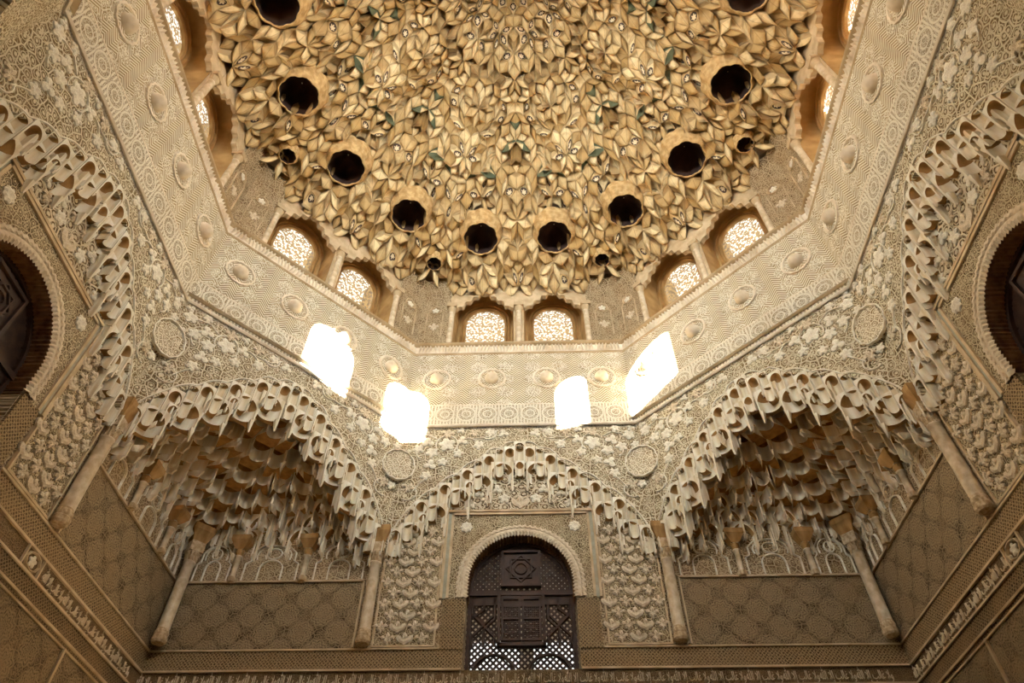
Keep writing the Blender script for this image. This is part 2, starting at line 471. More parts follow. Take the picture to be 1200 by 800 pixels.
# the motto of the band, in joined letter shapes written in visual order
MOTTO = '\ufdf2 \ufefb\ufe87 \ufe90\ufedf\ufe8e\ufecf \ufefb\ufeed'
TXT = text_mesh('inscription', MOTTO, .36, .162, M['script'])

def ring_mesh():
    """corrugated arch lining: scalloped face and ribbed intrados"""
    n = 220; r0 = W_HALF; path = []
    zb = Z_SPRING - .2
    tot = PI * .68 + .4
    for i in range(n + 1):
        d = tot * i / n
        if d < .2: path.append((-1, 0, 0, zb + d, d))
        elif d > tot - .2: path.append((1, 0, 0, zb + tot - d, d))
        else:
            a = PI - PI * (d - .2) / (tot - .4); path.append((math.cos(a), math.sin(a), 1, Z_SPRING, d))
    rows = []
    for cx, cz, isarc, z, d in path:
        rip = .012 * math.cos(2 * PI * d / .0433); rip2 = .010 * math.cos(2 * PI * d / .06)
        row = []
        for r, y in ((.735 + rip2, 3.995), (.73 + rip2, 3.955), (.70 + rip2, 3.950), (.685, 3.965), (.665 + rip2 * .6, 3.952), (.64 + rip, 3.952), (.60 + rip, 3.975), (.605 + rip, 4.32)):
            row.append((cx * r, y, z + cz * r) if isarc else (cx * r, y, z))
        rows.append(row)
    m = MB(); m.grid(rows)
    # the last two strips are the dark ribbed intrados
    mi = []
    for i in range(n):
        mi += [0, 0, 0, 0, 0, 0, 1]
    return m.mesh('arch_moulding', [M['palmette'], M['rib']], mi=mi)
RING = ring_mesh()

def strap_bay(w, h):
    """interlaced strapwork bay: a pointed arch, a loop above, knots at the sides"""
    out = []
    out.append(ribbon([(-w * .46, 0), (-w * .46, h * .45), (-w * .38, h * .52), (-w * .38, h * .75), (-w * .2, h * .98)], .018, .022))
    out.append(ribbon([(w * .46, 0), (w * .46, h * .45), (w * .38, h * .52), (w * .38, h * .75), (w * .2, h * .98)], .018, .022))
    out.append(ribbon([(-w * .2, 0)] + arc(0, h * .32, w * .2, 180, 0, 10, h * .22) + [(w * .2, 0)], .018, .022))
    out.append(ribbon(arc(0, h * .72, w * .13, 0, 360, 14, h * .14)[:-1], .016, .022, True))
    out.append(ribbon(arc(0, h * .66, w * .30, 200, -20, 14, h * .30), .016, .02))
    m = MB()
    for o in out: m.add(o.v, o.f)
    return m
STRAPS = {}

for nm in SEEN:
    w = WALLS[nm]
    front = nm == 'front'
    def part(name, mb, mat=None, **k):
        return put(name, mb.mesh(name, mat) if isinstance(mb, MB) else mb, w, **k)
    # bands, lowest first
    part('lower_panel', slab(-4, 4, 3.4, 4.40, 3.98), M['lowlace'])
    for s in (-1, 1):
        for x0 in (1.15, 2.6):
            part('panel_border', slab(s * x0, s * (x0 + .03), 3.4, 4.40, 3.96, .03), M['trimdark'])
    part('lower_band', slab(-4, 4, 4.46, 4.60, 3.985), M['lowband'])
    part('band_moulding', slab(-4, 4, 4.44, 4.46, 3.965, .05), M['trimdark']); part('panel_border', slab(-4, 4, 4.385, 4.40, 3.965, .05), M['trimdark'])
    part('border_band', slab(-4, 4, 4.40, 4.44, 3.985), M['lowband'])
    part('script_ground', slab(-4, 4, 4.615, 4.785, 3.99), M['underscript'])
    part('band_moulding', slab(-4, 4, 4.60, 4.618, 3.965, .05), M['trim'])
    for s in (-1, 1):
        part('band_moulding', slab(s * .63, s * 4, 4.78, 4.80, 3.965, .05), M['trim'])
        part('interlace_band', slab(s * .63, s * 4, 4.80, 5.0, 3.985), M['interlace'])
        part('band_moulding', slab(s * .88, s * 4, 5.0, 5.018, 3.968, .04), M['trim'])
        # window side blocks and alfiz
        part('side_block', slab(s * .63, s * .87, 5.0, 5.57, 3.975), M['interlace'])
        part('alfiz_jamb', slab(s * .885, s * .915, 5.57, 6.745, 3.955, .05), M['trim'])
        part('glazed_strip', slab(s * .845, s * .885, 5.57, 6.70, 3.97, .035), M['greenish'])
        part('alfiz_jamb', slab(s * .815, s * .845, 5.57, 6.70, 3.955, .05), M['trim'])
        # palmette panel and its border
        part('palmette_ground', slab(s * .93, s * 1.60, 5.03, 6.9, 3.985), M['fine'])
        part('panel_border', slab(s * .925, s * .945, 5.03, 6.7, 3.965, .04), M['trim'])
        part('panel_border', slab(s * 1.585, s * 1.605, 5.03, 6.4, 3.965, .04), M['trim'])
        part('panel_border', slab(s * .925, s * 1.605, 5.025, 5.045, 3.965, .04), M['trim'])
        for r in range(11):
            for c in range(4):
                x = .98 + c * .183 + (0 if r % 2 else .0915)
                z = 5.115 + r * .132
                if x > 1.59 or x < .97 or z > 6.32 + (1.58 - x) * .75: continue
                k = 'a' if (r + c) % 2 == 0 else 'b'
                put('palmette', LEAF[k], w, (s * x, 3.983, z), scale=(.175, .15, .155))
        # lace panel, tracery panel
        part('lace_panel', slab(s * 1.80, s * 3.98, 5.03, 5.80, 3.985), M['rosette'])
        part('panel_border', slab(s * 1.80, s * 3.98, 5.795, 5.815, 3.96, .05), M['trim'])
        part('panel_border', slab(s * 1.79, s * 1.81, 5.03, 5.8, 3.965, .05), M['trim'])
        part('tracery_ground', slab(s * 1.76, s * 3.98, 5.815, 6.55, 3.985), M['tracery'])
        for cx, bw in ((2.12, .62), (2.93, .68), (3.62, .44)):
            if bw not in STRAPS: STRAPS[bw] = strap_bay(bw, .48).mesh('strapwork', M['leaf'])
            put('strapwork', STRAPS[bw], w, (s * cx, 3.983, 5.82))
    part('alfiz_lintel', slab(-.915, .915, 6.715, 6.745, 3.955, .05), M['trim'])
    part('alfiz_lintel', slab(-.845, .845, 6.67, 6.70, 3.955, .05), M['trim'])
    mb = MB(); arch_plate(mb, -.82, .82, 5.57, 6.69, 0, .72, Z_SPRING, 3.978)
    part('alfiz_spandrel', mb, M['fine'])
    for s in (-1, 1):
        put('rosette', outline_leaf(lambda a: .45 + .05 * math.cos(8 * a), 32, .2).mesh('rosette', M['leaf']), w, (s * .66, 3.976, 6.5), scale=(.16, .12, .16))
    part('arch_moulding', RING)
    mb = slab(-1.5, 1.5, 6.745, 7.75, 3.985)
    part('tympanum', mb, M['tymp'])
    # relief of the tympanum: stems and leaves
    for i, (x, z, k, sc) in enumerate(((0, 6.86, 'b', .22), (.2, 6.92, 's', .16), (.42, 6.88, 'a', .17), (.62, 6.84, 's', .14), (.3, 7.06, 't', .15), (.1, 7.08, 'a', .14), (.52, 7.0, 't', .13))):
        for s in ((1,) if x == 0 else (-1, 1)):
            put('palmette', LEAF[k], w, (s * x, 3.983, z), scale=(sc, .14, sc))
    # inscription
    xs = [(-3.82 + .37 * i) for i in range(21)]
    for x in xs:
        if not front and not (1.9 < abs(x) < 3.99): continue
        put('inscription', TXT, w, (x, 3.985, 4.70))
    if not front:
        for s in (-1, 1):
            put('cartouche_frame', ribbon(arc(0, 0, .10, 0, 360, 8, .072)[:-1], .016, .02, True).mesh('cartouche_frame', M['trim']), w, (s * 1.72, 3.985, 4.70))
            put('palmette', LEAF['s'], w, (s * 1.72, 3.985, 4.70), scale=(.11, .10, .11))
            for dx in (-.13, .13):
                part('panel_border', slab(s * 1.72 + dx - .008, s * 1.72 + dx + .008, 4.615, 4.785, 3.965, .04), M['trim'])

# ---- chambers behind the three windows
def chamber(ang, holes):
    m = MB(); y0, y1, x, z0, z1 = 4.55, 7.2, 1.6, 3.9, 7.6
    m.quad((-x, y0, z0), (x, y0, z0), (x, y1, z0), (-x, y1, z0)); m.quad((-x, y0, z1), (-x, y1, z1), (x, y1, z1), (x, y0, z1))
    if holes:
        for s in (-x, x):
            for a0, a1, b0, b1 in ((y0, y1, z0, 4.3), (y0, y1, 6.9, z1), (y0, 5.0, 4.3, 6.9), (6.8, y1, 4.3, 6.9)): m.quad((s, a0, b0), (s, a1, b0), (s, a1, b1), (s, a0, b1))
    else:
        for s in (-x, x): m.quad((s, y0, z0), (s, y1, z0), (s, y1, z1), (s, y0, z1))
    if holes:
        plate_cells(m, [-x, -.82, -.08, .14, .90, x], [z0, 6.16, 6.62, z1], y1, lambda a, b: 6.16 < b < 6.62 and (-.82 < a < -.08 or .14 < a < .90))
    else: m.quad((-x, y1, z0), (x, y1, z0), (x, y1, z1), (-x, y1, z1))
    return m
put('wall_chamber_front', chamber(0, True).mesh('wall_chamber', M['chamber']), kind='structure')
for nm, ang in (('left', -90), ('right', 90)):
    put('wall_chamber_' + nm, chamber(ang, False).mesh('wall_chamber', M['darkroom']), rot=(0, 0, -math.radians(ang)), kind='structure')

# ------------------------------------------------------------------ wooden lattice windows in the walls
def inside_arch(x, z, r=.60):
    return (z <= Z_SPRING and abs(x) <= r and z >= Z_SILL) or (z > Z_SPRING and math.hypot(x, z - Z_SPRING) <= r)
def diag_bars(x0, x1, z0, z1, step, wd, y, test=None):
    m = MB()
    for sgn in (1, -1):
        c = -4.0
        while c < 12:
            pts = []
            N = 60
            for i in range(N + 1):
                x = x0 + (x1 - x0) * i / N; z = c + sgn * x
                if z0 <= z <= z1 and (test is None or test(x, z)): pts.append((x, z))
            if len(pts) > 1:
                (xa, za), (xb, zb) = pts[0], pts[-1]
                k = wd * .7071 / 2
                m.add([(xa - sgn * -k * 0 - k * sgn, y, za + k), (xa + k * sgn, y, za - k), (xb + k * sgn, y, zb - k), (xb - k * sgn, y, zb + k)], [(0, 1, 2, 3)])
                y2 = y + .015
                m.add([(xa - k * sgn, y2, za + k), (xa + k * sgn, y2, za - k), (xb + k * sgn, y2, zb - k), (xb - k * sgn, y2, zb + k)], [(0, 1, 2, 3)])
            c += step
    return m
LAT = diag_bars(-.61, .61, Z_SILL, 6.4, .068, .021, 4.34, lambda x, z: inside_arch(x, z, .61) and not (abs(x) < .235 and 5.14 < z < 6.27)).mesh('lattice', M['wood'])
LATFINE = diag_bars(-.61, .61, 5.72, 6.4, .068, .030, 4.335, lambda x, z: inside_arch(x, z, .61) and not (abs(x) < .235 and z < 6.27)).mesh('lattice', M['wood'])
def shutter_mesh():
    m = MB()
    for x0, x1 in ((0, .025), (.195, .22)): m.box(x0, x1, 4.29, 4.33, 5.16, 5.68)
    for z0, z1 in ((5.16, 5.19), (5.40, 5.43), (5.64, 5.68)): m.box(.025, .195, 4.29, 4.33, z0, z1)
    return m.mesh('shutter', M['wood'])
SHUT = shutter_mesh()
def grille_mesh(z0, z1):
    m = MB()
    n = 8
    for i in range(n + 1):
        x = .025 + .17 * i / n; m.box(x - .005, x + .005, 4.305, 4.318, z0, z1)
    k = int((z1 - z0) / .021)
    for i in range(k + 1):
        z = z0 + (z1 - z0) * i / k; m.box(.025, .195, 4.306, 4.319, z - .005, z + .005)
    return m.mesh('grille', M['wood'])
GR1, GR2 = grille_mesh(5.19, 5.40), grille_mesh(5.43, 5.56)
def wood_knot():
    m = MB()
    for k in range(2):
        pts = [(.17 * (1 if j % 2 else .72) * math.cos(2 * PI * j / 8 + k * PI / 4), .17 * (1 if j % 2 else .72) * math.sin(2 * PI * j / 8 + k * PI / 4)) for j in range(8)]
        r = ribbon(pts, .03, .02, True); m.add(r.v, r.f)
    r = ribbon(arc(0, 0, .07, 0, 360, 12)[:-1], .025, .02, True); m.add(r.v, r.f)
    return m.mesh('carved_star', M['wood'])
KNOT = wood_knot()
WLAB = {'front': ('window_1',), 'left': ('window_2',), 'right': ('window_3',), 'back': ('window_0',)}
for nm, ang in (('front', 0), ('left', -90), ('right', 90), ('back', 180)):
    fr = MB()
    path = arch_path(0, .605, Z_SPRING, Z_SILL)
    inner = arch_path(0, .565, Z_SPRING, Z_SILL + .0)
    fr.grid([[(x, 4.36, z) for x, z in path], [(x, 4.30, z) for x, z in path], [(x, 4.30, z) for x, z in inner], [(x, 4.36, z) for x, z in inner]])
    fr.box(-.60, .60, 4.30, 4.36, Z_SILL, Z_SILL + .045)
    wa = math.radians(ang)
    root = put(WLAB[nm][0], fr.mesh('window_frame', M['wood']), loc=(-.16 * math.sin(wa), -.16 * math.cos(wa), 0), rot=(0, 0, -wa), kind='structure')
    def wp(name, me, **k): return put(name, me.mesh(name, M['wood']) if isinstance(me, MB) else me, root, **k)
    if nm == 'back':        # unseen; board added to hold back part of the sun fill
        wp('sun_stop_board', slab(-.60, .60, 5.70, 6.40, 4.31, .03))
        continue
    wp('lattice', LAT); wp('upper_lattice', LATFINE)
    wp('transom', slab(-.60, .60, 5.685, 5.74, 4.28, .07))
    mb = MB(); 
    for x0, x1, z0, z1 in ((-.235, .235, 5.80, 5.83), (-.235, .235, 6.24, 6.27), (-.235, -.205, 5.83, 6.24), (.205, .235, 5.83, 6.24)): mb.box(x0, x1, 4.28, 4.34, z0, z1)
    wp('panel_frame', mb)
    wp('star_panel', slab(-.21, .21, 5.82, 6.25, 4.31, .03))
    put('carved_star', KNOT, root, (0, 4.31, 6.035))
    mb = MB()
    for x0, x1 in ((-.27, -.235), (.235, .27)): mb.box(x0, x1, 4.28, 4.35, 5.10, 5.70)
    mb.box(-.27, .27, 4.28, 4.35, 5.10, 5.14)
    wp('shutter_frame', mb)
    mb = slab(-.235, .235, 5.56, 5.70, 4.31, .03); wp('shutter_head', mb)
    for s in (-1, 1):
        sh = put('shutter', SHUT, root, (s * .006, 0, 0), scale=(s, 1, 1))
        put('grille', GR1, sh); put('grille', GR2, sh)
        # interlaced strap work of the side leaves
        mb = MB()
        for pts in ([(.30, 5.66), (.30, 5.42), (.42, 5.30), (.42, 5.10)], [(.55, 5.66), (.55, 5.42), (.42, 5.54), (.42, 5.66)], [(.30, 5.10), (.30, 5.22), (.55, 5.48)], [(.55, 5.10), (.55, 5.22), (.30, 5.48)]):
            r = ribbon(pts, .038, .02); mb.add([(s * a, b, c) for a, b, c in r.v], r.f)
        put('strap', mb.mesh('strap', M['wood']), root, (0, 4.33, 0))
        mb = MB(); r = ribbon(arc(.30, 4.83, .22, 175, 5, 14, .19), .035, .02); mb.add([(s * a, b, c) for a, b, c in r.v], r.f)
        put('strap', mb.mesh('strap', M['wood']), root, (0, 4.33, 0))
        mb = slab(s * .27, s * .60, 5.58, 5.69, 4.31, .03); wp('side_board', mb)

# ------------------------------------------------------------------ octagon: spandrels, friezes, cornices
ARCH = [(0, 7.70), (.2, 7.66), (.4, 7.55), (.55, 7.42), (.7, 7.30), (.87, 7.16), (1.13, 6.93), (1.37, 6.68), (1.5, 6.42), (1.62, 6.12)]
def zo(s): return interp(abs(s), ARCH)
H8 = A * T8
SIDES = [('front', 0), ('front_right', 45), ('right', 90), ('back_right', 135), ('back', 180), ('back_left', 225), ('left', 270), ('front_left', 315)]
VIEW8 = ('front', 'front_right', 'right', 'left', 'front_left')

def octo_wall():
    m = MB(); n = 64
    front, back = [], []
    for i in range(n):
        s0, s1 = -H8 + 2 * H8 * i / n, -H8 + 2 * H8 * (i + 1) / n
        m.quad((s0, A, zo(s0)), (s1, A, zo(s1)), (s1, A, Z_FRIEZE0), (s0, A, Z_FRIEZE0))
        m.quad((s0, A, zo(s0)), (s1, A, zo(s1)), (s1, A + .25, zo(s1)), (s0, A + .25, zo(s0)))
    return m
def octo_back():
    m = MB(); h = (A + .5) * T8
    m.quad((-H8, A, Z_FRIEZE0 - .05), (H8, A, Z_FRIEZE0 - .05), (H8, A, Z_CORN), (-H8, A, Z_CORN))
    m.quad((-h, A + .5, 8.1), (h, A + .5, 8.1), (h, A + .5, Z_CORN), (-h, A + .5, Z_CORN))
    return m
SPAN = octo_wall().mesh('wall_spandrel', M['spandrel'])

def prof_band(prof, name, mat, uvs='xz'):
    """moulding of the given (apothem, z) profile, mitred at the octagon corners"""
    m = MB()
    m.grid([[(-a * T8, a, z) for a, z in prof], [(a * T8, a, z) for a, z in prof]])
    return m.mesh(name, mat)
CORN = prof_band([(3.87, 9.53), (3.855, 9.55), (3.86, 9.575), (3.885, 9.60), (3.925, 9.66), (3.90, 9.72), (3.85, 9.755), (3.835, 9.765), (3.835, 9.80), (3.85, 9.815), (4.05, 9.815)], 'cornice', M['trimdark'])
MLD = prof_band([(A + .02, 8.05), (A - .02, 8.055), (A - .035, 8.075), (A - .02, 8.10), (A + .02, 8.105)], 'string_moulding', M['stucco'])
MLD2 = prof_band([(A + .02, 8.45), (A - .015, 8.455), (A - .015, 8.475), (A + .02, 8.48)], 'string_moulding', M['stucco'])
def panel8(z0, z1, name, mat, d=.012):
    m = MB(); a = A - d
    m.quad((-a * T8, a, z0), (a * T8, a, z0), (a * T8, a, z1), (-a * T8, a, z1)); return m.mesh(name, mat)
FRZ = panel8(8.47, 9.54, 'frieze_panel', M['zigzag'])
BND = panel8(8.095, 8.46, 'medallion_band', M['circles'])
def tongue_strip():
    m = MB(); n = 62; a = 3.868; w = 2 * (a * T8 - .03)
    for i in range(n):
        x = -a * T8 + .03 + w * (i + .5) / n
        if i % 9 == 4:
            rows = [[(x + .022 * math.cos(t * PI / 4), 3.862 - .008, 9.665 + .04 * math.sin(t * PI / 4)) for t in range(8)]]
            c = len(m.v); m.v += rows[0] + [(x, 3.835, 9.665)]
            for t in range(8): m.f.append((c + t, c + (t + 1) % 8, c + 8))
            continue
        lean = .012 if i % 9 < 4 else -.012
        h = .019
        m.grid([[(x - h - lean, 3.885, 9.61), (x - lean, 3.862, 9.605), (x + h - lean, 3.885, 9.61)],
                [(x - h, 3.90, 9.66), (x, 3.845, 9.665), (x + h, 3.90, 9.66)],
                [(x - h + lean, 3.875, 9.735), (x + lean, 3.848, 9.742), (x + h + lean, 3.875, 9.735)]])
    return m.mesh('leaf_tongues', M['stucco'])
TONG = tongue_strip()

def boss_mesh():
    m = MB(); rows = []
    for r, y in ((.105, 0), (.10, -.03), (.085, -.07), (.055, -.10), (.02, -.115)):
        rows.append([(r * math.cos(2 * PI * k / 20), y, r * math.sin(2 * PI * k / 20)) for k in range(20)])
    m.grid(rows, True); c = len(m.v); m.v.append((0, -.118, 0))
    for k in range(20): m.f.append((80 + k, 80 + (k + 1) % 20, c))
    return m.mesh('boss', M['stucco'], smooth=True)
BOSS = boss_mesh()
def boss_rim():
    n = 56; f = lambda a, r: r * (1 + .055 * abs(math.cos(7 * a)))
    m = MB(); rows = []
    for r, y in ((.205, .004), (.20, -.022), (.175, -.022), (.165, .004)):
        rows.append([(f(2 * PI * k / n, r) * math.cos(2 * PI * k / n), y, f(2 * PI * k / n, r) * math.sin(2 * PI * k / n)) for k in range(n)])
    m.grid(rows, True)
    return m.mesh('scalloped_rim', M['stucco'])
RIM = boss_rim()

# scrolling stems and flowers of a spandrel half (x measured from the middle)
VINES = [arc(.98, 7.74, .15, -40, 230, 18), arc(.70, 7.70, .14, 200, -30, 14) , arc(1.24, 7.62, .14, 120, -60, 12),
         [(.30, 7.98), (.42, 7.86), (.56, 7.84), (.70, 7.84)], arc(.42, 7.92, .10, 90, 330, 12),
         [(1.12, 7.84), (1.25, 7.92), (1.40, 7.88), (1.50, 7.78)], arc(1.42, 6.95, .11, 60, 300, 12), [(1.20, 7.20), (1.30, 7.08), (1.36, 6.98)]]
VINE_ME = []
for v in VINES:
    for s in (1, -1):
        VINE_ME.append(ribbon([(s * x, z) for x, z in v], .020, .018).mesh('stem', M['leaf']))
FLOW = [(.98, 7.74, 's', .20), (.98, 7.92, 'a', .17), (.78, 7.80, 't', .14), (.62, 7.92, 'a', .14), (.55, 7.72, 's', .13), (1.17, 7.60, 's', .15), (1.24, 7.78, 't', .15),
        (1.36, 7.66, 's', .14), (1.18, 7.40, 't', .15), (1.02, 7.44, 's', .12), (1.22, 7.22, 's', .13), (1.42, 7.02, 'a', .15), (1.48, 7.86, 's', .15), (.22, 7.92, 't', .13), (.40, 7.94, 's', .12), (.82, 7.58, 's', .12), (1.52, 7.98, 't', .10), (1.30, 7.98, 's', .11), (.80, 7.98, 't', .10)]
OCT = {}
for nm, deg in SIDES:
    rz = -math.radians(deg)
    root = put('wall_upper_' + nm, SPAN, rot=(0, 0, rz), kind='structure')
    OCT[nm] = root
    put('frieze_backing', octo_back().mesh('frieze_backing', M['stucco']), root)
    put('frieze_panel', FRZ, root); put('medallion_band', BND, root); put('cornice', CORN, root)
    put('string_moulding', MLD, root); put('string_moulding', MLD2, root)
    if nm not in VIEW8: continue
    put('leaf_tongues', TONG, root, kind='stuff')
    for x in (-1.22, -.405, .405, 1.22):
        b = put('boss', BOSS, root, (x, A - .012, 8.99))
        put('scalloped_rim', RIM, b)
    for me in VINE_ME: put('stem', me, root, (0, A - .001, 0))
    for x, z, k, sc in FLOW:
        for s in (-1, 1): put('flower', LEAF[k], root, (s * x, A - .001, z), (0, random.uniform(-.6, .6), 0), (sc * 1.2, .15, sc * 1.2))
# roof over the corner triangles and the closing of the hall
m = MB()
for k in range(4):
    a = PI / 2 * k; c, s = math.cos(a), math.sin(a)
    tri = [(H8 - .1, A, 8.12), (4.6, A, 8.12), (4.6, 4.6, 8.12), (H8 - .1, 4.6, 8.12)]
    tri = [(A * T8 - .1, 4.6, 8.15), (4.6, 4.6, 8.15), (4.6, A * T8 - .1, 8.15), (A, A * T8 - .1, 8.15), (A * T8 - .1, A, 8.15)]
    n = len(m.v); m.v += [(x * c - y * s, x * s + y * c, z) for x, y, z in tri]; m.f.append(tuple(range(n, n + 5)))
put('ceiling_corner', m.mesh('ceiling_corner', M['stucco'], uv='xy'), kind='structure')

# lobed medallions where two spandrels meet
def medallion_mesh():
    return outline_leaf(lambda a: 1 + .06 * abs(math.cos(6 * a)), 60, .12)
MEDM = NT('medallion lace')
_v, _u, _w = MEDM.uv()
_h = pat_arabesque(MEDM, _v, _u, _w, sc=14.0)
MED_MAT = MEDM.finish(MEDM.mix(_h, rgb(.26, .17, .08), rgb(.76, .67, .49)), _h, .6, .012)
def disc_med():
    m = MB(); n = 60
    f = lambda a: .20 * (1 + .05 * abs(math.cos(6 * a)))
    m.v = [(f(2 * PI * k / n) * math.cos(2 * PI * k / n), -.03, f(2 * PI * k / n) * 1.12 * math.sin(2 * PI * k / n)) for k in range(n)]
    m.v += [(x, .12, z) for x, y, z in m.v]
    m.f = [tuple(range(n))] + [(k, n + k, n + (k + 1) % n, (k + 1) % n) for k in range(n)]
    return m.mesh('medallion', MED_MAT)
DISC = disc_med()
_n = 60
MEDRIM = ribbon([(.205 * (1 + .05 * abs(math.cos(6 * 2 * PI * k / _n))) * math.cos(2 * PI * k / _n), .23 * (1 + .05 * abs(math.cos(6 * 2 * PI * k / _n))) * math.sin(2 * PI * k / _n)) for k in range(_n)], .026, .03, True).mesh('rim', M['leaf'])
for deg, lab in ((22.5, 'between a squinch arch and the backlit window arch'), (-22.5, 'between a squinch arch and the backlit window arch'), (67.5, 'between a squinch arch and a dark window arch'), (-67.5, 'between a squinch arch and a dark window arch')):
    a = math.radians(deg); R = A / math.cos(PI / 8) - .035
    o = put('medallion', DISC, loc=(R * math.sin(a), R * math.cos(a), 7.36), rot=(0, 0, -a),
            label='lobed stucco medallion ' + lab, cat='medallion', group='medallions between the muqarnas arches')
    put('rim', MEDRIM, o, (0, -.03, 0))
    for k in range(9):
        b = 2 * PI * (k + .5) / 9
        put('flower', LEAF['t' if k % 2 else 's'], o, (.30 * math.cos(b), .0, .33 * math.sin(b)), (0, -b + PI / 2, 0), (.13, .13, .13))

# ------------------------------------------------------------------ muqarnas cells
def niche_mesh(w, h, d, D, hs=.5, rf=.86, pend=.0, na=8, nz=7, name='muqarnas_cell', mats=None, top=.1):
    m = MB(); a = w / 2 * rf; zt = h * (1 - top); zs = h * hs
    lv = [0, zs * .5] + [zs + (zt - zs) * math.sin(PI / 2 * i / nz) for i in range(nz + 1)]
    rows = []
    for z in lv:
        k = 1 if z <= zs else math.sqrt(max(0, 1 - ((z - zs) / (zt - zs)) ** 2))
        rows.append([(a * k * math.sin(-PI / 2 + PI * i / na), d * k * math.cos(-PI / 2 + PI * i / na), z) for i in range(na + 1)])
    m.grid(rows)
    ns = len(m.f)
    mi = []
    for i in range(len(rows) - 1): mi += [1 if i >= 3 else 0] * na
    hw = w / 2
    for i in range(len(rows) - 1):
        l0, l1, r0, r1 = rows[i][0], rows[i + 1][0], rows[i][-1], rows[i + 1][-1]
        m.quad((-hw, 0, l0[2]), l0, l1, (-hw, 0, l1[2])); m.quad(r0, (hw, 0, r0[2]), (hw, 0, r1[2]), r1)
    m.quad((-hw, 0, zt), (hw, 0, zt), (hw, 0, h), (-hw, 0, h))
    for s in (-hw, hw): m.quad((s, 0, 0), (s, 0, h), (s, D, h), (s, D, 0))
    m.quad((-hw, 0, h), (hw, 0, h), (hw, D, h), (-hw, D, h))
    # underside around the niche
    b = rows[0]; u0 = len(m.f)
    for i in range(na):
        p, q = b[i], b[i + 1]
        m.quad((p[0] * hw / a, D, 0), p, q, (q[0] * hw / a, D, 0))
    if pend > 0:
        for s in (-1, 1):
            t = (s * hw * .97, D * .12, -pend)
            P = [(s * a * .80, 0, 0), (s * hw, 0, 0), (s * hw, D * .75, 0), (s * a * .80, d * .55, 0)]
            n = len(m.v)
            tip = [(t[0] - s * .012, t[1] - .01, t[2]), (t[0], t[1] - .01, t[2]), (t[0], t[1] + .01, t[2]), (t[0] - s * .012, t[1] + .01, t[2])]
            m.v += P + tip
            for i in range(4): m.f.append((n + i, n + (i + 1) % 4, n + 4 + (i + 1) % 4, n + 4 + i))
            m.f.append((n + 4, n + 5, n + 6, n + 7))
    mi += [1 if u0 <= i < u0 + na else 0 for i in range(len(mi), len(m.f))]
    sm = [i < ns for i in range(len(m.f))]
    return m.mesh(name, mats or [M['muq'], M['muqshade']], smooth=sm, mi=mi)

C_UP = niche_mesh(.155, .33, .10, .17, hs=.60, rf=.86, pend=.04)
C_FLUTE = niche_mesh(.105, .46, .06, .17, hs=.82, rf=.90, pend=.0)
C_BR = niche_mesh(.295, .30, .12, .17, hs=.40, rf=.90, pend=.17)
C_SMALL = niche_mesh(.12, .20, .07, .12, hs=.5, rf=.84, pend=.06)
def arch_cells():
    """(mesh, s, y, z) of the cells along one arch: niches and flutes on top, wide hanging brackets below"""
    out = []
    for j in range(6):
        x = .13 + .274 * j
        for s in (-1, 1):
            z = zo(x)
            out.append((C_UP, s * x, A - .014, z - .32))
            if x + .14 < 1.56: out.append((C_FLUTE, s * (x + .137), A - .008, zo(x + .137) - .40))
            if x + .06 < 1.5: out.append((C_BR, s * (x + .10), A + .010, zo(x + .10) - .50))
            if j % 2 and x < 1.3: out.append((C_SMALL, s * (x + .237), A - .004, zo(x + .237) - .42))
    out.append((C_UP, 0, A - .02, 7.44)); out.append((C_SMALL, 0, A - .01, 7.24))
    return out
ACELLS = arch_cells()
def scallop_moulding():
    pts = []
    x = -1.58
    n = 260
    for i in range(n + 1):
        x = -1.58 + 3.16 * i / n
        pts.append((x, zo(x) + .035 + .055 * abs(math.cos(PI * (abs(x) - .13) / .274))))
    return ribbon(pts, .022, .016).mesh('edge_moulding', M['leaf'])
SCAL = scallop_moulding()
ARCHLAB = {'front': 'muqarnas arch framing the backlit lattice window', 'front_left': 'muqarnas squinch arch below two sunlit patches on the frieze', 'front_right': 'muqarnas squinch arch below one slanting sunlit patch on the frieze',
           'left': 'muqarnas arch curving over a dark round window', 'right': 'muqarnas arch curving over a dark round window'}
for nm, deg in SIDES:
    if nm not in VIEW8: continue
    root = put('muqarnas_arch', None, rot=(0, 0, -math.radians(deg)), label=ARCHLAB[nm], cat='arch', group='muqarnas arches of the octagon')
    put('edge_moulding', SCAL, root, (0, A - .001, 0))
    for me, s, y, z in ACELLS:
        put('muqarnas_cell', me, root, (s, y, z))

